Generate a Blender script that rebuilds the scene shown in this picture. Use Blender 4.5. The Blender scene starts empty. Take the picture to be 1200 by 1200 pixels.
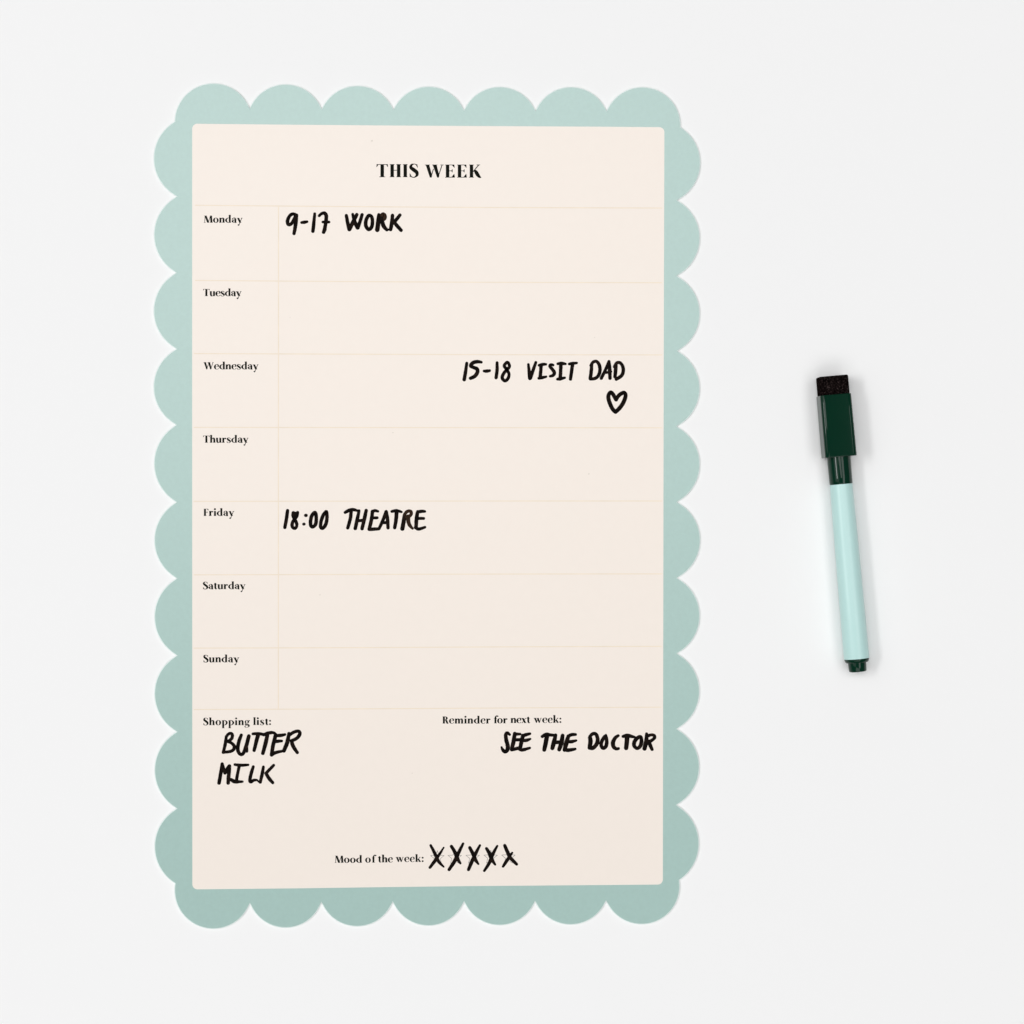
import bpy, bmesh, math, random
from mathutils import Vector, Matrix
from mathutils.geometry import tessellate_polygon

scene = bpy.context.scene
COL = scene.collection

# ------------------------------------------------------------------ camera
H = 1.0                      # lens height above the table, metres
S = 0.00035                  # metres of table per photo pixel (photo is 1200 wide)
cam = bpy.data.cameras.new("camera")
cam.sensor_width = 36.0
cam.lens = 36.0 * H / (1200 * S)
cam.clip_start = 0.05
cam.clip_end = 60
camo = bpy.data.objects.new("camera", cam)
camo.location = (0, 0, H)
COL.objects.link(camo)
scene.camera = camo

# ------------------------------------------------------------------ world, lamps, exposure
world = bpy.data.worlds.new("World")
scene.world = world
world.use_nodes = True
bg = world.node_tree.nodes["Background"]
bg.inputs[0].default_value = (1, 1, 1, 1)
bg.inputs[1].default_value = 0.10

scene.view_settings.view_transform = 'Standard'
scene.view_settings.look = 'None'
scene.view_settings.exposure = 0.0
scene.view_settings.gamma = 1.0


def softbox(name, azim, elev, dist, sx, sy, radiance, col=(1, 1, 1)):
    """rectangular studio lamp, far away and aimed at the table centre"""
    l = bpy.data.lights.new(name, 'AREA')
    l.shape = 'RECTANGLE'
    l.size, l.size_y = sx, sy
    l.energy = radiance * math.pi * sx * sy      # watts for the wanted radiance
    l.color = col
    o = bpy.data.objects.new(name, l)
    a, e = math.radians(azim), math.radians(elev)
    d = Vector((math.cos(a) * math.cos(e), math.sin(a) * math.cos(e), math.sin(e)))
    o.location = d * dist
    o.rotation_euler = d.to_track_quat('Z', 'Y').to_euler()
    COL.objects.link(o)
    return o


#        name             azim  elev dist  sx   sy  radiance
softbox("key_softbox",    172,  51,  6.0, 2.6, 0.85, 12.4)
softbox("left_softbox",   172,  50,  6.2, 6.0, 4.6, 0.95)
softbox("fill_right",       0,  64,  6.0, 5.0, 2.0, 3.1)
softbox("fill_front",     270,  54,  6.0, 5.0, 2.4, 2.0)
# large overhead softbox, hung level; its front edge stops short of the board's foot
top = softbox("overhead_softbox", 90, 80, 6.0, 2.9, 3.1, 3.35)
top.location = (-0.48, 1.33, 5.9)
top.rotation_euler = (0, 0, 0)

# ------------------------------------------------------------------ helpers
def P(x, y, z=0.0):
    """photo pixel of a point measured at height z -> metres on the table"""
    k = S * (1 - z / H)
    return Vector(((x - 600) * k, (600 - y) * k, z))


def empty(name, loc=(0, 0, 0), rz=0.0):
    o = bpy.data.objects.new(name, None)
    o.location = loc
    o.rotation_euler = (0, 0, rz)
    o.empty_display_size = 0.02
    COL.objects.link(o)
    return o


def mesh_obj(name, verts, faces, mats, parent=None, mat_idx=None, smooth=False, origin=None):
    if origin is None:
        origin = Vector((0, 0, 0))
    me = bpy.data.meshes.new(name)
    me.from_pydata([tuple(Vector(v) - origin) for v in verts], [], faces)
    for m in (mats if isinstance(mats, (list, tuple)) else [mats]):
        me.materials.append(m)
    if mat_idx:
        for p, i in zip(me.polygons, mat_idx):
            p.material_index = i
    if smooth:
        for p in me.polygons:
            p.use_smooth = True
    me.update()
    o = bpy.data.objects.new(name, me)
    o.location = origin
    if parent:
        o.parent = parent
    COL.objects.link(o)
    return o


def new_mat(name):
    m = bpy.data.materials.new(name)
    m.use_nodes = True
    nt = m.node_tree
    return m, nt, nt.nodes["Principled BSDF"]


def texco(nt):
    return nt.nodes.new("ShaderNodeTexCoord").outputs["Object"]


def noise(nt, co, scale, detail=2.0, rough=0.5):
    n = nt.nodes.new("ShaderNodeTexNoise")
    n.inputs["Scale"].default_value = scale
    n.inputs["Detail"].default_value = detail
    n.inputs["Roughness"].default_value = rough
    nt.links.new(co, n.inputs["Vector"])
    return n.outputs["Fac"]


def ramp(nt, fac, stops):
    r = nt.nodes.new("ShaderNodeValToRGB")
    el = r.color_ramp.elements
    while len(el) > 1:
        el.remove(el[-1])
    el[0].position, el[0].color = stops[0][0], (*stops[0][1], 1)
    for p, c in stops[1:]:
        e = el.new(p)
        e.color = (*c, 1)
    nt.links.new(fac, r.inputs["Fac"])
    return r.outputs["Color"]


def bump(nt, fac, bsdf, strength, dist):
    b = nt.nodes.new("ShaderNodeBump")
    b.inputs["Strength"].default_value = strength
    b.inputs["Distance"].default_value = dist
    nt.links.new(fac, b.inputs["Height"])
    nt.links.new(b.outputs["Normal"], bsdf.inputs["Normal"])


def mul(c, k):
    return tuple(v * k for v in c)


def mottled(name, col, rough, spec, var=0.012, scale=900, bumpd=0.0, detail=3.0):
    m, nt, b = new_mat(name)
    co = texco(nt)
    n = noise(nt, co, scale, detail)
    c = ramp(nt, n, [(0.3, mul(col, 1 - var)), (0.7, mul(col, 1 + var))])
    nt.links.new(c, b.inputs["Base Color"])
    b.inputs["Roughness"].default_value = rough
    b.inputs["Specular IOR Level"].default_value = spec
    if bumpd:
        bump(nt, noise(nt, co, scale * 1.7, 2), b, 0.5, bumpd)
    return m


# ------------------------------------------------------------------ materials
M_TABLE = mottled("white_matte_table", (0.886, 0.886, 0.886), 0.95, 0.0, var=0.001, scale=60)
M_MINT = mottled("mint_satin_print", (0.344, 0.512, 0.472), 0.30, 1.0, var=0.022, scale=700, bumpd=4e-6)
M_CREAM = mottled("cream_satin_print", (0.872, 0.790, 0.718), 0.32, 0.45, var=0.004, scale=260)
M_EDGE = mottled("pale_cut_edge_highlight", (0.72, 0.83, 0.80), 0.7, 0.2, var=0.01)  # cut edge; the pale tint also paints a highlight along the chamfer
M_LINE = mottled("tan_hairline_print", (0.83, 0.715, 0.57), 0.4, 0.4, var=0.05, scale=90)
M_PRINT = mottled("black_green_print", (0.005, 0.006, 0.004), 0.6, 0.04, var=0.1)
M_STAR = mottled("grey_thin_print", (0.26, 0.25, 0.235), 0.4, 0.3, var=0.1)
M_SPECK = mottled("dust_speck", (0.74, 0.67, 0.60), 0.7, 0.2)

def ink_material():
    m, nt, b = new_mat("marker_ink")
    co = texco(nt)
    n = noise(nt, co, 420, 4, 0.6)
    c = ramp(nt, n, [(0.45, (0.0028, 0.0016, 0.0011)), (0.62, (0.011, 0.006, 0.004)), (0.75, (0.028, 0.015, 0.010))])
    nt.links.new(c, b.inputs["Base Color"])
    b.inputs["Roughness"].default_value = 0.6
    b.inputs["Specular IOR Level"].default_value = 0.04
    return m
M_INK = ink_material()
M_INK_THIN = mottled("thin_brown_ink", (0.030, 0.015, 0.008), 0.6, 0.05, var=0.35, scale=900)

M_GREEN = mottled("dark_green_gloss_plastic", (0.0010, 0.0245, 0.0125), 0.045, 0.26, var=0.04, scale=120)
M_BARREL = mottled("pale_aqua_plastic", (0.51, 0.745, 0.72), 0.30, 0.4, var=0.006, scale=300)

def felt_material():
    m, nt, b = new_mat("black_eraser_felt")
    co = texco(nt)
    n = noise(nt, co, 1500, 4, 0.75)
    c = ramp(nt, n, [(0.44, (0.0012, 0.001, 0.001)), (0.56, (0.010, 0.006, 0.006)), (0.66, (0.06, 0.045, 0.043))])
    nt.links.new(c, b.inputs["Base Color"])
    b.inputs["Roughness"].default_value = 1.0
    b.inputs["Specular IOR Level"].default_value = 0.0
    bump(nt, noise(nt, co, 1400, 4, 0.7), b, 1.0, 0.0004)
    return m
M_FELT = felt_material()

# ------------------------------------------------------------------ the setting: a plain white table
R_ = 2.2
t = mesh_obj("tabletop", [(-R_, -R_, 0), (R_, -R_, 0), (R_, R_, 0), (-R_, R_, 0)], [(0, 1, 2, 3)], M_TABLE)
t["kind"] = "structure"

# ------------------------------------------------------------------ weekly planner
Z_SHEET = 0.0008
planner = empty("weekly_planner")
planner["label"] = "scalloped mint green weekly planner sheet with cream panel and black handwriting"
planner["category"] = "planner"


def arc3(a, m, b, n):
    """points of the circle through a, m, b from a towards b (b left out)"""
    ax, ay = a; bx, by = m; cx, cy = b
    d = 2 * (ax * (by - cy) + bx * (cy - ay) + cx * (ay - by))
    ux = ((ax**2 + ay**2) * (by - cy) + (bx**2 + by**2) * (cy - ay) + (cx**2 + cy**2) * (ay - by)) / d
    uy = ((ax**2 + ay**2) * (cx - bx) + (bx**2 + by**2) * (ax - cx) + (cx**2 + cy**2) * (bx - ax)) / d
    r = math.hypot(ax - ux, ay - uy)
    t0 = math.atan2(ay - uy, ax - ux)
    tm = math.atan2(by - uy, bx - ux)
    t1 = math.atan2(cy - uy, cx - ux)
    tau = 2 * math.pi
    dm, d1 = (tm - t0) % tau, (t1 - t0) % tau
    if dm > d1:
        d1 -= tau
    return [(ux + r * math.cos(t0 + d1 * i / n), uy + r * math.sin(t0 + d1 * i / n)) for i in range(n)]


# cusps and crests, clockwise in the photo, starting at the top left corner
top = [((204.6, 142.5), (234.5, 100.3), (292.6, 127.0)), ((292.6, 127.0), (335.6, 98.7), (377.0, 127.8)),
       ((377.0, 127.8), (418.4, 100.4), (461.1, 128.4)), ((461.1, 128.4), (501.2, 101.3), (543.8, 129.2)),
       ((543.8, 129.2), (586.0, 101.7), (627.6, 130.0)), ((627.6, 130.0), (669.2, 101.9), (710.9, 130.2)),
       ((710.9, 130.2), (763.0, 103.2), (797.6, 149.0))]
rc = [(797.6, 149.0), (793.3, 234.7), (792.9, 323.3), (793.8, 411.3), (792.9, 499.7), (793.2, 588.4),
      (793.2, 677.3), (793.2, 765.8), (793.0, 854.2), (792.6, 943.4), (796.2, 1031.5)]
rx = [820.8, 820.2, 820.2, 820.1, 820.2, 820.7, 820.1, 819.8, 819.6, 819.2]
right = [((rc[i]), (rx[i], (rc[i][1] + rc[i + 1][1]) / 2 - (3.5 if i == 0 else -1.5 if i == 9 else 0)), rc[i + 1]) for i in range(10)]
bottom = [((796.2, 1031.5), (763.0, 1081.9), (710.2, 1055.6)), ((710.2, 1055.6), (668.4, 1083.7), (627.0, 1056.2)),
          ((627.0, 1056.2), (585.6, 1084.4), (543.8, 1056.5)), ((543.8, 1056.5), (501.0, 1085.0), (460.2, 1056.8)),
          ((460.2, 1056.8), (417.6, 1085.8), (376.6, 1057.2)), ((376.6, 1057.2), (334.4, 1087.4), (292.8, 1058.4)),
          ((292.8, 1058.4), (235.0, 1086.2), (205.0, 1035.4))]
lc = [(205.0, 1035.4), (207.2, 947.6), (207.2, 857.6), (207.4, 768.2), (207.2, 677.9), (206.8, 588.6),
      (206.6, 498.0), (207.0, 409.0), (206.6, 319.7), (207.2, 230.2), (204.6, 142.5)]
lx = [181.0, 181.0, 180.9, 180.9, 180.8, 180.5, 179.9, 180.0, 180.4, 180.0]
left = [((lc[i]), (lx[i], (lc[i][1] + lc[i + 1][1]) / 2 + (2.0 if i == 0 else 0)), lc[i + 1]) for i in range(10)]
outline = []
for a, m, b in top + right + bottom + left:
    outline += arc3(a, m, b, 26)


def inset(pts, d):
    """move a clockwise (in photo) outline inwards by d pixels"""
    out, n = [], len(pts)
    for i in range(n):
        (ax, ay), (bx, by), (cx, cy) = pts[i - 1], pts[i], pts[(i + 1) % n]
        n1 = Vector((-(by - ay), bx - ax)).normalized()
        n2 = Vector((-(cy - by), cx - bx)).normalized()
        nn = (n1 + n2)
        nn = nn.normalized() if nn.length > 1e-6 else n1
        out.append((bx + nn.x * d, by + nn.y * d))
    return out


def slab(name, pts, z0, z1, chamfer, m_top, m_side, parent):
    """flat sheet with real thickness; a hairline chamfer runs round its top edge"""
    n = len(pts)
    ins = inset(pts, chamfer) if chamfer else pts
    vs = [P(x, y, z0) for x, y in pts] + [P(x, y, z1 - chamfer * S * 0.6) for x, y in pts] + [P(x, y, z1) for x, y in ins]
    fs, mi = [], []
    for i in range(n):
        j = (i + 1) % n
        fs.append((i, i + n, j + n, j)); mi.append(1)
        if chamfer:
            fs.append((i + n, i + 2 * n, j + 2 * n, j + n)); mi.append(1)
    for tri in tessellate_polygon([[Vector((x, -y, 0)) for x, y in ins]]):
        a, b, c = tri
        va, vb, vc = vs[a + 2 * n], vs[b + 2 * n], vs[c + 2 * n]
        if (vb - va).cross(vc - va).z < 0:
            b, c = c, b
        fs.append((a + 2 * n, b + 2 * n, c + 2 * n)); mi.append(0)
        fs.append((a, c, b)); mi.append(1)
    return mesh_obj(name, vs, fs, [m_top, m_side], parent, mi)


slab("scalloped_sheet", outline, 0.00002, Z_SHEET, 0.85, M_MINT, M_EDGE, planner)

# cream writing panel (laminated on the sheet, corners rounded)
def corner(cx, cy, r, a0, a1, n=8):
    return [(cx + r * math.cos(math.radians(a0 + (a1 - a0) * i / n)), cy + r * math.sin(math.radians(a0 + (a1 - a0) * i / n))) for i in range(n + 1)]

r = 6.0
panel_pts = corner(225.2 + r, 145.0 + r, r, 180, 270)
panel_pts += [(350, 146.2), (450, 147.0), (550, 147.6), (700, 148.4)]
panel_pts += corner(778.6 - r, 149.0 + r, r, 270, 360)
panel_pts += [(778.0, 360), (777.6, 540), (777.3, 720), (777.0, 900)]
panel_pts += corner(776.8 - r, 1036.6 - r, r, 0, 90)
panel_pts += [(700, 1037.2), (550, 1038.4), (450, 1039.6), (350, 1041.0)]
panel_pts += corner(225.4 + r, 1042.2 - r, r, 90, 180)
panel_pts += [(225.3, 800), (225.2, 500)]
Z_PANEL = Z_SHEET + 0.00003
panel = slab("writing_panel", panel_pts, Z_SHEET + 0.000004, Z_PANEL, 0.0, M_CREAM, M_EDGE, planner)

# --- ribbons: flat strokes of ink lying on the panel
layer = [0]

def catmull(pts, closed, per=6):
    n = len(pts)
    if n < 3:
        a, b = pts
        return [tuple(a[k] + (b[k] - a[k]) * i / 4 for k in range(3)) for i in range(5)]
    out = []
    segs = n if closed else n - 1
    for i in range(segs):
        if closed:
            p0, p1, p2, p3 = pts[i - 1], pts[i], pts[(i + 1) % n], pts[(i + 2) % n]
        else:
            p0, p1, p2, p3 = pts[max(i - 1, 0)], pts[i], pts[i + 1], pts[min(i + 2, n - 1)]
        for s in range(per):
            u = s / per
            out.append(tuple(0.5 * (2 * p1[k] + (p2[k] - p0[k]) * u + (2 * p0[k] - 5 * p1[k] + 4 * p2[k] - p3[k]) * u * u
                                    + (-p0[k] + 3 * p1[k] - 3 * p2[k] + p3[k]) * u ** 3) for k in range(3)))
    if not closed:
        out.append(tuple(pts[-1]))
    return out


def ribbon(vs, fs, pts, z, closed=False, caps=True, wob=0.0, rnd=None, per=6):
    """pts: (x, y, width) in photo pixels"""
    c = catmull(pts, closed, per)
    n = len(c)
    base = len(vs)
    for i, (x, y, w) in enumerate(c):
        if closed:
            a, b = c[i - 1], c[(i + 1) % n]
        else:
            a, b = c[max(i - 1, 0)], c[min(i + 1, n - 1)]
        dx, dy = b[0] - a[0], b[1] - a[1]
        l = math.hypot(dx, dy) or 1
        nx, ny = -dy / l, dx / l
        h = max(w, 0.05) / 2
        h1 = h + (rnd.uniform(-wob, wob) if rnd else 0)
        h2 = h + (rnd.uniform(-wob, wob) if rnd else 0)
        vs.append(P(x + nx * h1, y + ny * h1, z))
        vs.append(P(x - nx * h2, y - ny * h2, z))
    for i in range(n if closed else n - 1):
        j = (i + 1) % n
        fs.append((base + 2 * i, base + 2 * i + 1, base + 2 * j + 1, base + 2 * j))
    if caps and not closed:
        for end, nxt in ((0, 1), (n - 1, n - 2)):
            x, y, w = c[end]
            ang = math.atan2(y - c[nxt][1], x - c[nxt][0])
            b2 = len(vs)
            k = 8
            for q in range(k + 1):
                a = ang - math.pi / 2 + math.pi * q / k
                vs.append(P(x + math.cos(a) * w / 2, y + math.sin(a) * w / 2, z))
            fs.append(tuple(range(b2, b2 + k + 1)))


def poly(vs, fs, pts, z):
    b = len(vs)
    vs += [P(x, y, z) for x, y in pts]
    fs.append(tuple(range(b, b + len(pts))))


def flat_obj(name, vs, fs, mat, parent, mi=None):
    lo = Vector((min(v.x for v in vs), min(v.y for v in vs), 0))
    hi = Vector((max(v.x for v in vs), max(v.y for v in vs), 0))
    c = (lo + hi) / 2
    c.z = vs[0].z
    # every face looks up
    for i, f in enumerate(fs):
        a = 0.0
        for k in range(len(f)):
            p, q = vs[f[k]], vs[f[(k + 1) % len(f)]]
            a += (p.x - c.x) * (q.y - c.y) - (q.x - c.x) * (p.y - c.y)
        if a < 0:
            fs[i] = tuple(reversed(f))
    return mesh_obj(name, vs, fs, mat, parent, mi, origin=c)


def lab(o, text):
    o["label"] = text
    return o

# --- ruled hairlines of the table
Z_LINE = Z_PANEL + 0.000008
rules = [[(228.5, 240.5), (350, 241.6), (550, 243.0), (776, 243.8)], [(228.5, 328.6), (350, 329.5), (550, 330.7), (776, 331.3)],
         [(227, 414.3), (350, 414.8), (550, 415.5), (776, 415.9)], [(227, 500.8), (400, 501.0), (600, 501.2), (776, 501.3)],
         [(227, 587.5), (400, 587.3), (600, 587.1), (776, 587.1)], [(227, 673.6), (400, 673.2), (600, 672.7), (776, 672.5)],
         [(227, 759.5), (400, 759.0), (600, 758.0), (775.5, 757.4)], [(227, 831.4), (400, 830.8), (600, 829.6), (775, 828.7)]]
for k, pts in enumerate(rules):
    vs, fs = [], []
    ribbon(vs, fs, [(x, y, 1.15) for x, y in pts], Z_LINE, caps=False)
    flat_obj("ruled_line", vs, fs, M_LINE, panel)
vs, fs = [], []
ribbon(vs, fs, [(326.4, 241.2, 1.15), (326.3, 500, 1.15), (326.2, 831, 1.15)], Z_LINE + 0.000004, caps=False)
lab(flat_obj("ruled_line", vs, fs, M_LINE, panel), "vertical ruled line beside the day names")

# --- a high contrast serif alphabet; unit: cap height = 165, baseline 0, y up
HAIR = 8.0
class Glyph:
    def __init__(self, w):
        self.w, self.shapes = w, []
    def box(self, x0, y0, x1, y1):
        self.shapes.append(('p', [(x0, y0), (x1, y0), (x1, y1), (x0, y1)])); return self
    def pol(self, *pts):
        self.shapes.append(('p', list(pts))); return self
    def para(self, x0, y0, x1, y1, w):
        return self.pol((x0, y0), (x0 + w, y0), (x1 + w, y1), (x1, y1))
    def hair(self, x0, y0, x1, y1, w=HAIR):
        self.shapes.append(('s', [(x0, y0, w), (x1, y1, w)])); return self
    def st(self, *pts):
        self.shapes.append(('s', list(pts))); return self
    def ball(self, x, y, r):
        self.shapes.append(('p', [(x + r * math.cos(a * math.pi / 6), y + r * math.sin(a * math.pi / 6)) for a in range(12)])); return self
    def ring(self, cx, cy, rx, ry, ix, iy, a0=0, a1=360, ox=0):
        n = 20
        for i in range(n):
            a, b = math.radians(a0 + (a1 - a0) * i / n), math.radians(a0 + (a1 - a0) * (i + 1) / n)
            self.shapes.append(('p', [(cx + rx * math.cos(a), cy + ry * math.sin(a)), (cx + rx * math.cos(b), cy + ry * math.sin(b)),
                                      (cx + ox + ix * math.cos(b), cy + iy * math.sin(b)), (cx + ox + ix * math.cos(a), cy + iy * math.sin(a))]))
        return self
    def serif(self, x0, x1, y, up=True):
        """thin slab serif with a small bracket; up: it stands on y"""
        return self.box(x0, y, x1, y + HAIR) if up else self.box(x0, y - HAIR, x1, y)

G = {}
G[' '] = Glyph(60)
G['o'] = Glyph(128).ring(64, 57, 64, 61, 26, 54)
g = Glyph(130); g.box(10, 0, 49, 114).serif(0, 58, 0).pol((0, 114), (10, 114), (10, 100)); g.st((47, 78, 8), (66, 106, 14), (92, 100, 34), (102, 74, 39), (102, 0, 39)).serif(75, 130, 0); G['n'] = g
g = Glyph(204); g.box(10, 0, 49, 114).serif(0, 58, 0).pol((0, 114), (10, 114), (10, 100))
g.st((47, 78, 8), (66, 106, 14), (90, 100, 34), (100, 74, 39), (100, 0, 39)).serif(75, 126, 0)
g.st((119, 78, 8), (138, 106, 14), (162, 100, 34), (172, 74, 39), (172, 0, 39)).serif(146, 202, 0); G['m'] = g
g = Glyph(130); g.box(10, 0, 49, 180).serif(0, 58, 0).pol((0, 180), (10, 180), (10, 166)); g.st((47, 78, 8), (66, 106, 14), (92, 100, 34), (102, 74, 39), (102, 0, 39)).serif(75, 130, 0); G['h'] = g
g = Glyph(136); g.box(86, 0, 126, 180).box(126, 0, 136, 8).pol((76, 180), (86, 180), (86, 168)); g.ring(90, 57, 90, 61, 52, 52, 90, 270); G['d'] = g
g = Glyph(116); g.st((20, 96, 8), (48, 115, 9), (78, 102, 26), (87, 74, 38), (87, 22, 38), (92, 8, 30), (114, 4, 8)).ball(24, 88, 15); g.ring(70, 34, 66, 36, 30, 29, 90, 270); G['a'] = g
g = Glyph(122); g.para(2, 112, 54, 0, 42).hair(110, 112, 48, -46, 9).ball(34, -52, 17).serif(-6, 54, 112, False).serif(88, 126, 112, False).ball(108, 104, 8); G['y'] = g
g = Glyph(132); g.st((28, 114, 38), (28, 44, 38), (38, 12, 32), (62, 2, 10), (84, 22, 8)).box(82, 0, 121, 114).serif(0, 30, 114, False).serif(74, 90, 114, False).serif(110, 132, 0); G['u'] = g
g = Glyph(112); g.ring(64, 57, 64, 61, 27, 54, 90, 270).st((62, 115, 8), (86, 108, 22), (98, 88, 28), (99, 64, 16)).box(34, 58, 108, 58 + HAIR).st((62, 0, 8), (88, 6, 9), (108, 28, 7)); G['e'] = g
g = Glyph(98); g.st((84, 88, 6), (76, 108, 9), (50, 115, 10), (24, 102, 24), (24, 80, 34), (56, 56, 40), (82, 32, 32), (78, 10, 14), (46, -2, 9), (20, 6, 10), (8, 30, 8)).pol((84, 112), (90, 80), (70, 104)).pol((6, 2), (6, 38), (24, 8)); G['s'] = g
g = Glyph(98); g.box(10, 0, 49, 114).serif(0, 60, 0).pol((0, 114), (10, 114), (10, 100)).st((47, 74, 8), (60, 100, 12), (78, 110, 14)).ball(82, 97, 16); G['r'] = g
g = Glyph(58); g.box(10, 0, 49, 114).serif(0, 58, 0).pol((0, 114), (10, 114), (10, 100)).ball(28, 156, 22); G['i'] = g
g = Glyph(58); g.box(10, 0, 49, 180).serif(0, 58, 0).pol((0, 180), (10, 180), (10, 166)); G['l'] = g
g = Glyph(78); g.st((37, 142, 26), (36, 108, 37), (36, 40, 37), (46, 10, 28), (76, 8, 8)).box(2, 106, 72, 106 + HAIR).pol((2, 114), (34, 150), (30, 112)); G['t'] = g
g = Glyph(132); g.box(10, -70, 49, 114).serif(0, 60, -70).pol((0, 114), (10, 114), (10, 100)); g.ring(46, 57, 86, 61, 48, 52, -90, 90); G['p'] = g
g = Glyph(116); g.ring(50, 77, 48, 40, 20, 34).ball(106, 104, 13).hair(86, 100, 106, 110)
g.st((30, 42, 8), (16, 26, 22), (36, 12, 30), (84, 6, 34), (100, -18, 30), (72, -46, 10), (34, -52, 9), (8, -36, 18), (16, -14, 9), (36, 0, 8)); G['g'] = g
g = Glyph(68); g.st((37, 0, 38), (37, 110, 38), (42, 146, 32), (60, 172, 16), (80, 178, 10)).ball(88, 164, 16).box(2, 106, 76, 106 + HAIR).serif(6, 70, 0); G['f'] = g
g = Glyph(118); g.para(6, 114, 66, 0, 44).hair(98, 112, 12, 2).serif(0, 56, 114, False).serif(84, 116, 114, False).serif(0, 30, 0).serif(58, 118, 0); G['x'] = g
g = Glyph(176); g.pol((2, 114), (42, 114), (74, 14), (66, 0), (50, 0)).pol((66, 114), (106, 114), (138, 14), (130, 0), (114, 0)).hair(60, 4, 88, 96).hair(124, 4, 164, 112).serif(-4, 50, 114, False).serif(60, 112, 114, False).serif(146, 178, 114, False); G['w'] = g
g = Glyph(134); g.box(10, 0, 49, 180).serif(0, 58, 0).pol((0, 180), (10, 180), (10, 166)).hair(49, 44, 108, 110).pol((58, 62), (78, 86), (130, 0), (88, 0)).serif(88, 124, 114, False); G['k'] = g
G[':'] = Glyph(42).ball(20, 19, 20).ball(20, 98, 20)
g = Glyph(200); g.hair(18, 4, 26, 160).para(14, 165, 78, 0, 44).hair(102, 6, 150, 160).para(142, 165, 152, 0, 42).serif(0, 36, 0).serif(136, 202, 0).serif(4, 30, 165, False); G['M'] = g
g = Glyph(144); g.box(51, 0, 93, 165).box(2, 157, 142, 165).pol((2, 165), (0, 126), (22, 160)).pol((142, 165), (144, 126), (122, 160)).serif(36, 108, 0); G['T'] = g
g = Glyph(142); g.box(9, 0, 50, 165).box(92, 0, 133, 165).box(50, 84, 92, 92)
for a, b in ((0, 58), (84, 142)): g.serif(a, b, 0).serif(a, b, 165, False)
G['H'] = g
G['I'] = Glyph(58).box(9, 0, 50, 165).serif(0, 58, 0).serif(0, 58, 165, False)
g = Glyph(114); g.st((100, 132, 6), (86, 158, 9), (58, 167, 10), (26, 154, 26), (20, 122, 40), (56, 92, 46), (92, 62, 44), (96, 26, 32), (70, 2, 14), (46, -2, 10), (20, 10, 12), (8, 40, 8)).pol((98, 165), (106, 118), (82, 156)).pol((6, 0), (4, 50), (26, 12)); G['S'] = g
g = Glyph(230); g.pol((7, 165), (50, 165), (88, 22), (80, 0), (62, 0)).pol((97, 165), (144, 165), (180, 22), (172, 0), (154, 0)).hair(74, 6, 106, 110).hair(164, 4, 216, 162).serif(-2, 60, 165, False).serif(90, 154, 165, False).serif(196, 232, 165, False).pol((206, 165), (224, 165), (214, 144)); G['W'] = g
g = Glyph(126); g.box(9, 0, 50, 165).box(50, 157, 114, 165).box(50, 82, 84, 90).box(50, 0, 116, 8).serif(0, 56, 0).serif(0, 56, 165, False)
g.pol((84, 160), (114, 165), (118, 124), (112, 130)).pol((76, 86), (92, 108), (92, 64)).pol((80, 5), (114, 48), (122, 0)); G['E'] = g
g = Glyph(110); g.box(9, 0, 50, 165).box(50, 157, 104, 165).box(50, 82, 76, 90).serif(0, 62, 0).serif(0, 56, 165, False)
g.pol((76, 160), (104, 165), (108, 124), (102, 130)).pol((70, 86), (84, 106), (84, 66)); G['F'] = g
g = Glyph(152); g.box(9, 0, 50, 165).serif(0, 58, 0).serif(0, 58, 165, False).hair(50, 74, 120, 160, 9).serif(96, 138, 165, False).pol((108, 165), (130, 165), (112, 140)).st((62, 92, 16), (84, 76, 40), (108, 36, 44), (132, 8, 28), (152, 2, 8)); G['K'] = g
g = Glyph(132); g.box(9, 0, 50, 165).serif(0, 58, 0).serif(0, 58, 165, False).ring(50, 122, 66, 43, 28, 35, -90, 90).st((62, 84, 14), (84, 68, 34), (98, 36, 40), (112, 8, 30), (132, 2, 8)); G['R'] = g


def typeset(name, words, cap_px, parent, label=None, gap=9):
    """words: (text, x0, x1, baseline y); each word is fitted between x0 and x1"""
    vs, fs = [], []
    z = Z_PANEL + 0.000016
    k = cap_px / 165.0
    for text, x0, x1, yb in words:
        nat = sum(G[c].w for c in text)
        extra = ((x1 - x0) / k - nat) / max(len(text) - 1, 1)     # letterspacing that fills the measured width
        sx = 1.0
        if extra < -2:
            sx = (x1 - x0) / k / (nat + 0 * (len(text) - 1)); extra = 0
        x = x0
        for c in text:
            for kind, pts in G[c].shapes:
              for ex in (0.0, 0.28):                               # a touch of ink gain, as print has
                layer[0] = (layer[0] + 1) % 6
                zz = z + layer[0] * 0.0000012
                if kind == 'p':
                    poly(vs, fs, [(x + ex - 0.14 + px * k * sx, yb - py * k) for px, py in pts], zz)
                else:
                    ribbon(vs, fs, [(x + ex - 0.14 + p[0] * k * sx, yb - p[1] * k, p[2] * k * (0.5 + 0.5 * sx)) for p in pts], zz, caps=False, per=5)
            x += (G[c].w * sx + extra) * k
    o = flat_obj(name, vs, fs, M_PRINT, parent)
    if label:
        lab(o, label)
    return o


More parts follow.
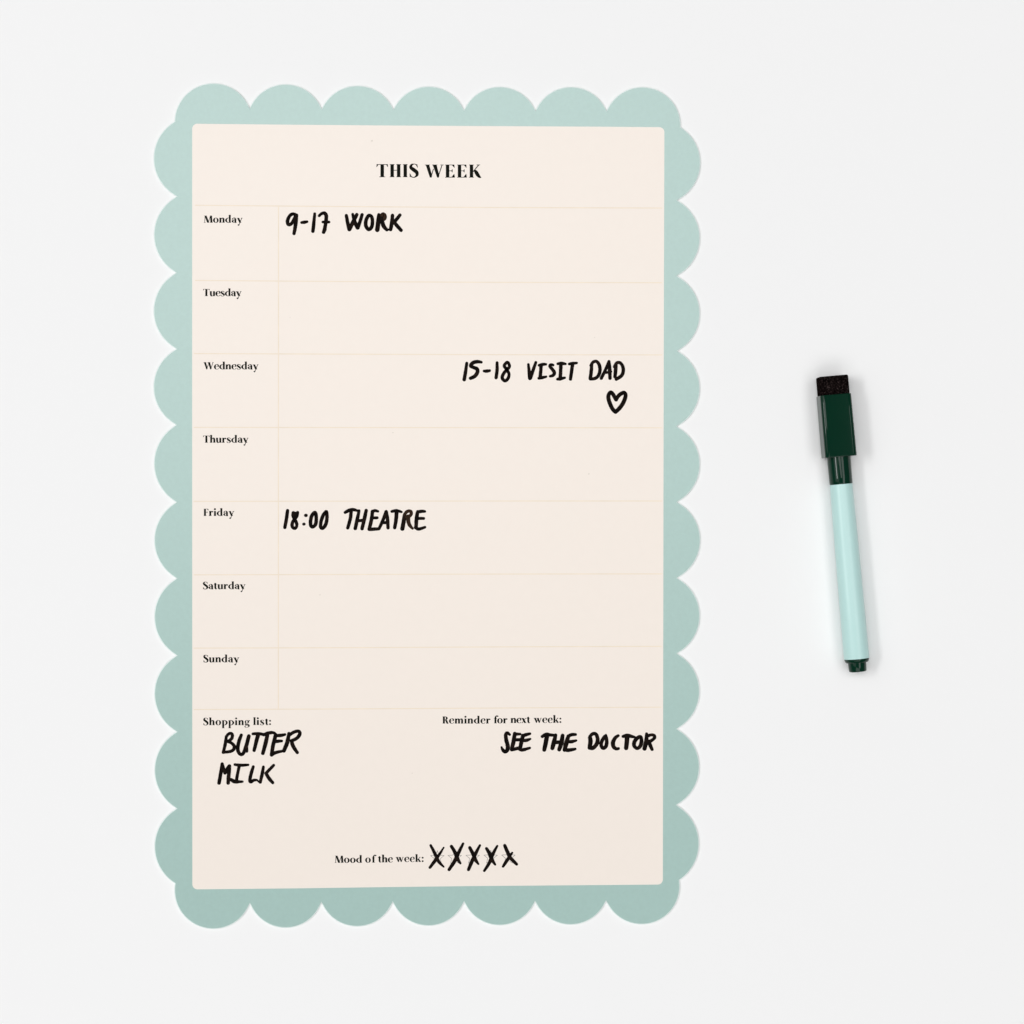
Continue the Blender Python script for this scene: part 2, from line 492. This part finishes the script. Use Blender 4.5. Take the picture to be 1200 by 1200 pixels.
typeset("printed_title", [("THIS", 441.3, 490.3, 207.6), ("WEEK", 498.2, 563.8, 208.1)], 15.2, panel, "printed title reading THIS WEEK")
CP = 8.35
for text, x0, x1, yb in [("Monday", 239.0, 284.0, 261.0), ("Tuesday", 238.2, 282.8, 347.0), ("Wednesday", 238.7, 302.6, 432.8),
                         ("Thursday", 238.2, 290.9, 518.8), ("Friday", 238.7, 274.2, 604.6), ("Saturday", 237.9, 287.4, 690.4),
                         ("Sunday", 238.4, 280.0, 776.1)]:
    typeset("printed_day_name", [(text, x0, x1, yb)], CP, panel, "printed day name " + text)
typeset("printed_caption", [("Shopping", 238.3, 292.6, 849.8), ("list:", 296.8, 317.6, 849.6)], CP, panel, "printed caption Shopping list:")
typeset("printed_caption", [("Reminder", 518.7, 574.6, 847.9), ("for", 578.7, 594.6, 847.6), ("next", 598.4, 621.2, 847.3), ("week:", 625.8, 657.8, 847.1)], CP, panel, "printed caption Reminder for next week:")
typeset("printed_caption", [("Mood", 392.4, 424.2, 1011.1), ("of", 428.0, 439.2, 1010.9), ("the", 443.0, 460.2, 1010.6), ("week:", 464.0, 496.4, 1010.1)], CP, panel, "printed caption Mood of the week:")

# five star outlines under the crosses
for cx, cy in ((512.5, 1005.2), (532.9, 1005.0), (553.9, 1004.9), (575.0, 1004.7), (595.8, 1004.6)):
    vs, fs = [], []
    pts = []
    for i in range(10):
        rr = 8.4 if i % 2 == 0 else 3.6
        a = -math.pi / 2 + i * math.pi / 5
        pts.append((cx + rr * math.cos(a), cy + rr * math.sin(a)))
    for i in range(10):
        a, b = pts[i], pts[(i + 1) % 10]
        ribbon(vs, fs, [(*a, 0.55), (*b, 0.55)], Z_PANEL + 0.00001 + (i % 3) * 1e-6, caps=False)
    flat_obj("printed_star", vs, fs, M_STAR, panel)

# a few dust specks that lie in the laminate
sp = random.Random(4)
vs, fs = [], []
for x, y, rr in ((436, 165, 1.5), (460.5, 507, 0.9), (375, 697, 0.9), (697, 395.5, 0.8), (690, 555.5, 1.1), (483, 906, 0.8), (340, 372, 0.7)):
    poly(vs, fs, [(x + rr * sp.uniform(.6, 1.1) * math.cos(a * math.pi / 4), y + rr * sp.uniform(.6, 1.1) * math.sin(a * math.pi / 4)) for a in range(8)], Z_PANEL + 0.000007)
o = flat_obj("dust_specks", vs, fs, M_SPECK, panel)
o["kind"] = "stuff"

# --- handwriting: strokes measured in enlarged crops of the photo: (origin x, y, enlargement)
rnd = random.Random(11)

def write(name, groups, label=None, thin=()):
    vs, fs, mi = [], [], []
    k = 0
    for (ox, oy, sc), strokes in groups:
        for s in strokes:
            closed = s[0] == 'c'
            brown = s[0] == 'b'
            pts = s[1:] if isinstance(s[0], str) else s
            z = Z_PANEL + 0.000030 + (k % 14) * 0.0000022
            k += 1
            f0 = len(fs)
            if len(pts) == 1:
                x, y, rr = pts[0]
                poly(vs, fs, [(ox + (x + rr * 1.06 * math.cos(a * math.pi / 6)) / sc, oy + (y + rr * 0.94 * math.sin(a * math.pi / 6)) / sc) for a in range(12)], z)
            else:
                ribbon(vs, fs, [(ox + x / sc, oy + y / sc, w / sc + (1.25 if sc == 20 else 0.85)) for x, y, w in pts], z, closed=closed, wob=0.09, rnd=rnd)
            mi += [1 if brown else 0] * (len(fs) - f0)
    o = flat_obj(name, vs, fs, [M_INK, M_INK_THIN], planner, mi)
    if label:
        lab(o, label)
    return o


A = (330, 240, 15); B = (400, 240, 15)
write("handwritten_note", [(A, [
    [(240, 168, 42), (188, 162, 48), (135, 205, 50), (104, 285, 54), (120, 345, 52), (168, 335, 50), (215, 265, 52), (252, 190, 56)],
    [(262, 182, 50), (252, 300, 58), (234, 420, 54), (218, 506, 48)],
    [(352, 312, 38), (400, 306, 50), (448, 298, 36)],
    [(582, 158, 40), (570, 270, 46), (560, 380, 52), (550, 465, 50)],
    [(660, 193, 38), (705, 155, 44), (752, 147, 52), (783, 185, 56), (782, 270, 56), (770, 350, 54), (757, 430, 58), (738, 482, 52)],
    [(725, 303, 36), (780, 302, 46), (835, 303, 34)]]),
    (B, [[(88, 188, 46), (112, 320, 54), (140, 432, 60)], [(142, 432, 60), (205, 305, 60), (272, 172, 50)],
         [(200, 166, 38), (232, 290, 56), (285, 402, 60)], [(288, 402, 60), (330, 290, 52), (364, 174, 48)],
         ['c', (482, 190, 50), (438, 262, 54), (430, 360, 56), (475, 432, 54), (530, 395, 54), (547, 300, 52), (532, 210, 50)],
         ['b', (690, 200, 60), (738, 168, 62), (765, 205, 60), (752, 245, 62), (700, 262, 60)],
         [(658, 172, 44), (650, 280, 66), (632, 440, 70)], [(700, 240, 60), (742, 370, 62), (800, 440, 46)],
         [(900, 186, 50), (888, 310, 58), (866, 434, 52)], [(1030, 180, 48), (975, 250, 52), (925, 310, 54)], [(925, 305, 54), (990, 380, 56), (1050, 448, 52)],
         [(800, 436, 26), (862, 436, 26)]])], "black handwriting 9-17 WORK beside Monday")

A = (535, 415, 15); B = (610, 415, 15); C = (675, 415, 15)
write("handwritten_note", [(A, [
    [(180, 160, 42), (160, 300, 50), (135, 448, 54)],
    [(436, 142, 38), (370, 132, 52), (290, 152, 56), (250, 205, 54), (300, 235, 52), (360, 262, 58), (366, 320, 58), (320, 388, 56), (245, 424, 50)],
    [(485, 297, 38), (530, 299, 50), (582, 290, 38)],
    [(713, 150, 40), (712, 280, 50), (695, 414, 48)],
    ['c', (895, 142, 44), (838, 205, 46), (880, 265, 46), (922, 350, 44), (903, 430, 46), (850, 470, 46), (802, 415, 48), (832, 335, 48), (885, 275, 46), (930, 215, 44)]]),
    (B, [[(138, 180, 34), (152, 310, 50), (165, 424, 58)], [(170, 420, 58), (215, 300, 50), (268, 145, 40)],
         [(325, 196, 36), (385, 182, 46), (446, 178, 34)], [(362, 190, 52), (355, 300, 50), (345, 400, 52)], [(322, 424, 40), (380, 412, 48), (450, 397, 32)],
         [(572, 192, 36), (532, 186, 42), (516, 215, 44), (560, 268, 48), (595, 325, 52), (572, 372, 48), (520, 388, 36)],
         [(655, 170, 36), (720, 163, 52), (790, 172, 34)], [(710, 190, 54), (705, 300, 52), (698, 405, 54)], [(650, 440, 38), (700, 432, 54), (778, 415, 32)],
         [(855, 174, 36), (905, 164, 46), (986, 155, 34)], [(914, 180, 52), (898, 300, 52), (878, 440, 46)]]),
    (C, [[(275, 180, 48), (268, 300, 52), (250, 430, 50)],
         [(262, 200, 44), (300, 142, 46), (358, 128, 46), (404, 180, 50), (422, 270, 52), (400, 366, 52), (340, 424, 48), (252, 436, 46)],
         [(580, 130, 44), (520, 270, 46), (444, 425, 46)], [(580, 130, 44), (592, 270, 56), (598, 424, 50)], [(520, 326, 34), (570, 318, 36), (622, 308, 22)],
         [(700, 200, 56), (695, 310, 56), (684, 398, 50)],
         [(672, 222, 38), (710, 162, 46), (765, 148, 46), (814, 200, 48), (832, 290, 52), (800, 378, 52), (708, 440, 50)]])],
    "black handwriting 15-18 VISIT DAD beside Wednesday")

write("handwritten_heart", [((690, 450, 20), [
    [(640, 365, 72), (592, 280, 70), (545, 212, 66), (502, 200, 70), (462, 270, 72), (466, 370, 74), (510, 490, 74), (560, 590, 72), (626, 655, 70)],
    [(626, 655, 70), (700, 588, 74), (790, 470, 76), (848, 340, 74), (862, 248, 70), (822, 204, 70), (750, 232, 70), (685, 290, 68), (640, 362, 66)]])],
    "small black heart drawn under DAD")

A = (325, 590, 15); B = (395, 590, 20); C = (445, 590, 20)
write("handwritten_note", [(A, [
    [(180, 125, 48), (160, 270, 52), (132, 420, 50)],
    [(282, 165, 54), (280, 215, 60), (305, 280, 52)], [(356, 158, 46), (340, 215, 58), (302, 280, 52)], [(290, 180, 60), (345, 185, 60)],
    ['c', (302, 285, 46), (264, 345, 50), (264, 410, 50), (308, 436, 48), (340, 400, 44), (336, 340, 48)],
    [(502, 210, 33)], [(467, 363, 30)],
    ['c', (655, 157, 48), (605, 220, 54), (583, 320, 54), (592, 395, 52), (628, 410, 50), (672, 365, 54), (684, 280, 52), (678, 190, 52)],
    ['c', (858, 142, 44), (805, 210, 52), (768, 320, 52), (762, 410, 52), (796, 436, 50), (846, 378, 54), (870, 280, 52), (872, 190, 48)]]),
    (B, [[(188, 212, 46), (280, 164, 62), (380, 146, 58), (486, 172, 34)], [(328, 180, 58), (312, 350, 62), (250, 572, 56)],
         [(515, 168, 44), (478, 350, 64), (426, 586, 62)], [(682, 164, 58), (642, 350, 66), (586, 590, 60)], [(480, 408, 50), (640, 390, 54)],
         [(832, 185, 60), (806, 380, 66), (752, 604, 60)], [(820, 192, 46), (890, 168, 54), (958, 185, 36)], [(830, 338, 48), (940, 335, 46)],
         [(760, 610, 52), (850, 602, 60), (980, 596, 48)],
         [(1150, 190, 54), (1080, 380, 58), (985, 590, 50)]]),
    (C, [[(152, 192, 56), (180, 350, 62), (194, 572, 56)], [(66, 450, 46), (190, 446, 54)],
         [(282, 188, 42), (390, 170, 58), (510, 198, 32)], [(395, 185, 72), (382, 380, 68), (350, 568, 58)],
         [(585, 262, 64), (560, 430, 76), (530, 592, 78)], ['b', (582, 262, 54), (640, 190, 54), (720, 182, 56), (738, 240, 54), (690, 305, 54), (630, 310, 56)],
         ['b', (668, 305, 72), (672, 430, 70), (708, 520, 60), (770, 588, 30)],
         [(890, 196, 60), (862, 350, 68), (852, 560, 64)], [(890, 198, 50), (980, 184, 58), (1055, 186, 40)], [(880, 350, 50), (1030, 350, 46)],
         [(830, 565, 44), (915, 600, 56), (1060, 556, 40)]])], "black handwriting 18:00 THEATRE beside Friday")

A = (250, 850, 20); B = (300, 850, 20); C = (250, 885, 15)
write("handwritten_note", [(A, [
    [(302, 262, 46), (280, 430, 58), (232, 636, 50)],
    [(305, 268, 46), (350, 208, 50), (408, 188, 50), (446, 225, 54), (428, 312, 54), (345, 380, 52)],
    [(345, 384, 44), (420, 412, 50), (486, 480, 58), (480, 558, 58), (400, 612, 52), (235, 632, 48)],
    [(655, 228, 52), (602, 370, 64), (572, 530, 66), (590, 628, 62), (650, 686, 56), (712, 638, 62), (772, 480, 72), (832, 252, 66)], [(785, 420, 44), (785, 610, 44)],
    [(926, 200, 42), (1050, 196, 52), (1190, 215, 52)], [(1050, 220, 74), (1002, 400, 70), (956, 588, 56)]]),
    (B, [[(180, 222, 50), (280, 184, 62), (400, 172, 50), (480, 222, 40)], [(265, 240, 68), (222, 430, 74), (160, 655, 64)],
         [(455, 250, 68), (402, 460, 70), (366, 692, 66)], [(450, 240, 50), (580, 236, 60), (680, 214, 38)], [(440, 385, 56), (520, 372, 56), (604, 368, 38)],
         [(372, 690, 60), (450, 642, 60), (620, 604, 38)],
         [(772, 192, 56), (732, 400, 76), (654, 596, 68)], [(780, 235, 50), (870, 168, 56), (988, 136, 56), (1028, 200, 64), (960, 300, 60), (838, 362, 56)],
         [(835, 362, 64), (870, 490, 70), (968, 638, 56)]]),
    (C, [[(155, 152, 46), (132, 310, 54), (100, 488, 54)], [(155, 155, 46), (176, 230, 52), (205, 312, 50)], [(205, 312, 50), (245, 240, 52), (282, 188, 50)],
         [(284, 192, 52), (272, 330, 58), (260, 488, 54)],
         [(378, 165, 36), (480, 176, 48), (612, 170, 32)], [(455, 190, 44), (430, 310, 44), (405, 440, 48)], [(312, 430, 48), (380, 464, 58), (512, 465, 30)],
         [(702, 202, 42), (666, 320, 50), (642, 436, 50), (662, 468, 48), (710, 440, 42), (765, 436, 28)],
         [(880, 205, 38), (860, 320, 50), (825, 474, 46)], [(765, 438, 22), (820, 482, 22)], [(1060, 177, 40), (990, 250, 44), (925, 320, 46)],
         [(925, 318, 48), (980, 410, 54), (1044, 484, 44)]])], "black handwriting BUTTER and MILK under Shopping list")

A = (580, 850, 20); B = (630, 850, 20); C = (680, 850, 20); D = (720, 850, 20)
write("handwritten_note", [(A, [
    [(345, 218, 38), (290, 178, 56), (254, 222, 64), (266, 350, 72), (300, 480, 78), (290, 576, 74), (235, 616, 68), (180, 570, 52), (155, 512, 26)],
    [(465, 194, 66), (440, 360, 78), (392, 568, 66)], [(470, 206, 60), (590, 205, 42)], [(470, 342, 56), (600, 336, 56)], [(392, 572, 56), (570, 532, 64)],
    [(658, 240, 68), (622, 380, 74), (590, 548, 66)], [(660, 245, 56), (740, 216, 60), (822, 196, 38)], [(640, 362, 50), (740, 350, 60), (826, 320, 32)],
    [(575, 560, 50), (650, 575, 62), (816, 530, 38)]]),
    (B, [[(108, 262, 52), (200, 214, 64), (300, 226, 56), (430, 236, 40)], [(222, 240, 84), (192, 400, 84), (156, 574, 72)],
         [(422, 228, 56), (386, 380, 84), (346, 536, 74)], [(586, 238, 66), (560, 400, 86), (506, 568, 70)], [(390, 400, 66), (560, 395, 66)],
         [(722, 254, 66), (672, 420, 88), (632, 576, 72)], [(720, 254, 56), (800, 218, 60), (890, 215, 44)], [(700, 382, 50), (800, 382, 60), (902, 356, 34)],
         [(645, 580, 56), (740, 580, 66), (880, 555, 42)]]),
    (C, [[(228, 262, 56), (240, 370, 86), (220, 526, 76)], ['b', (240, 522, 50), (300, 530, 50)],
         [(214, 290, 50), (260, 222, 56), (330, 192, 62), (384, 232, 64), (408, 340, 70), (378, 448, 72), (296, 532, 72), (222, 528, 60)],
         ['c', (600, 246, 46), (545, 300, 62), (494, 410, 64), (500, 500, 64), (550, 536, 62), (606, 480, 68), (620, 370, 62)], [(600, 225, 30), (606, 280, 50)], [(430, 420, 34), (480, 420, 34)],
         [(888, 242, 48), (820, 294, 60), (768, 400, 78), (778, 496, 72), (838, 548, 58), (896, 544, 46)]]),
    (D, [[(204, 260, 50), (300, 238, 66), (400, 260, 58), (474, 276, 34)], [(300, 250, 90), (290, 400, 86), (275, 532, 80)],
         ['c', (600, 268, 62), (530, 305, 68), (468, 390, 72), (464, 480, 68), (530, 540, 56), (600, 496, 70), (632, 400, 70), (630, 310, 62)],
         [(755, 200, 50), (746, 370, 80), (706, 544, 80)], [(780, 252, 56), (850, 226, 50), (926, 234, 54), (942, 288, 54), (880, 350, 54), (800, 388, 66)],
         [(800, 380, 76), (840, 470, 68), (884, 566, 52)]])], "black handwriting SEE THE DOCTOR at the lower right")

A = (495, 980, 20); B = (550, 980, 20)
for base, s1, s2 in ((A, [(195, 215, 38), (280, 380, 56), (380, 590, 56), (500, 715, 20)], [(500, 265, 16), (400, 420, 42), (290, 580, 60), (175, 733, 42)]),
                     (A, [(680, 237, 54), (760, 370, 64), (820, 520, 66), (890, 635, 28)], [(955, 172, 34), (860, 360, 60), (750, 590, 66), (625, 782, 52)]),
                     (B, [(10, 267, 54), (90, 420, 66), (150, 560, 60), (212, 650, 24)], [(248, 212, 32), (150, 400, 60), (60, 590, 66), (-20, 782, 52)]),
                     (B, [(402, 287, 48), (470, 400, 68), (530, 550, 68), (605, 663, 28)], [(655, 227, 28), (560, 400, 60), (470, 620, 60), (350, 808, 38)]),
                     (B, [(830, 217, 54), (900, 380, 66), (960, 500, 66), (1108, 655, 46)], [(1005, 387, 28), (930, 490, 50), (860, 600, 56), (790, 708, 36)])):
    write("cross_mark", [(base, [s1, s2])])

# ------------------------------------------------------------------ whiteboard marker
ZP = 0.0052
kp = S * (1 - ZP / H)
tail, head = P(1005.3, 787.2, ZP), P(974.4, 440.6, ZP)
axis = head - tail
pen = empty("marker_pen", (tail.x, tail.y, 0), math.atan2(axis.y, axis.x) - math.pi / 2)
pen["label"] = "whiteboard marker with pale aqua barrel, dark green cap and black felt eraser"
pen["category"] = "marker"


def lathe(name, prof, zc, mat, n=64, seg_smooth=True, close=True):
    """prof: (v, r) in photo pixels along the pen's axis"""
    vs, fs = [], []
    for v, r_ in prof:
        for i in range(n):
            a = 2 * math.pi * i / n
            vs.append((r_ * kp * math.cos(a), v * kp, zc + r_ * kp * math.sin(a)))
    for j in range(len(prof) - 1):
        for i in range(n):
            k = (i + 1) % n
            fs.append((j * n + i, (j + 1) * n + i, (j + 1) * n + k, j * n + k))
    fs.append(tuple(range(n)))
    fs.append(tuple(reversed(range((len(prof) - 1) * n, len(prof) * n))))
    o = mesh_obj(name, vs, fs, mat, pen, smooth=True)
    bm = bmesh.new(); bm.from_mesh(o.data)
    bmesh.ops.recalc_face_normals(bm, faces=bm.faces)
    for e in bm.edges:
        if len(e.link_faces) == 2 and e.calc_face_angle(0) > math.radians(35):
            e.smooth = False
    bm.to_mesh(o.data); bm.free()
    return o


def rbox(name, w0, w1, v0, v1, z0, z1, bev, seg, mat, round_only=False, end_bev=None):
    """bevelled block; w0 / w1 widths at its two ends"""
    bm = bmesh.new()
    c = []
    for v, w in ((v0, w0), (v1, w1)):
        for sx, z in ((-1, z0), (1, z0), (1, z1), (-1, z1)):
            c.append(bm.verts.new((sx * w * kp / 2, v * kp, z)))
    for f in ((0, 1, 2, 3), (7, 6, 5, 4), (0, 4, 5, 1), (1, 5, 6, 2), (2, 6, 7, 3), (3, 7, 4, 0)):
        bm.faces.new([c[i] for i in f])
    bmesh.ops.recalc_face_normals(bm, faces=bm.faces)
    long_e = [e for e in bm.edges if abs((e.verts[0].co - e.verts[1].co).y) > 0.5 * abs(v1 - v0) * kp]
    bmesh.ops.bevel(bm, geom=long_e, offset=bev * kp, segments=seg, profile=0.5, affect='EDGES')
    ends = [e for e in bm.edges if len(e.link_faces) == 2 and abs(e.link_faces[0].normal.y) + abs(e.link_faces[1].normal.y) > 0.9
            and min(abs(e.link_faces[0].normal.y), abs(e.link_faces[1].normal.y)) < 0.5]
    bmesh.ops.bevel(bm, geom=ends, offset=(end_bev or 0.8) * kp, segments=2, profile=0.5, affect='EDGES')
    for f in bm.faces:
        f.smooth = True
    for e in bm.edges:
        if len(e.link_faces) == 2 and (e.calc_face_angle(0) > math.radians(30) or
                                       max(f.calc_area() for f in e.link_faces) > 20 * kp * 15 * kp):
            e.smooth = False
    me = bpy.data.meshes.new(name)
    bm.to_mesh(me); bm.free()
    me.materials.append(mat)
    o = bpy.data.objects.new(name, me)
    o.parent = pen
    COL.objects.link(o)
    return o


ZC = 14.9 * kp           # axis height: the barrel rests on the table at its tail end
lathe("end_plug", [(0.0, 8.6), (0.5, 9.8), (1.4, 10.3), (9.5, 10.7), (12.0, 10.8)], ZC, M_GREEN)
lathe("end_ring", [(11.0, 12.6), (12.2, 13.8), (14.2, 14.55), (15.6, 14.6)], ZC, M_GREEN)
lathe("barrel", [(15.4, 14.3), (15.6, 14.75), (16.2, 14.85), (90, 14.45), (160, 13.9), (219.6, 13.25), (220.6, 13.1), (220.8, 12.7)], ZC, M_BARREL)
lathe("cap", [(220.6, 12.7), (220.7, 13.15), (221.4, 13.45), (228, 13.6), (256, 14.0)], ZC, M_GREEN)
hold = rbox("eraser_holder", 37.4, 36.8, 252.6, 325.6, 0.0001, 31 * kp, 4.6, 6, M_GREEN)
er = rbox("eraser", 34.0, 34.0, 324.0, 347.6, 0.0010, 28.2 * kp, 2.2, 3, M_FELT, end_bev=1.6)
for o in (hold, er):                     # the cap lies rolled a few degrees
    o.rotation_euler = (0, math.radians(3.5), 0)
    o.location.z = 0.00042
    o.location.x = -0.00025
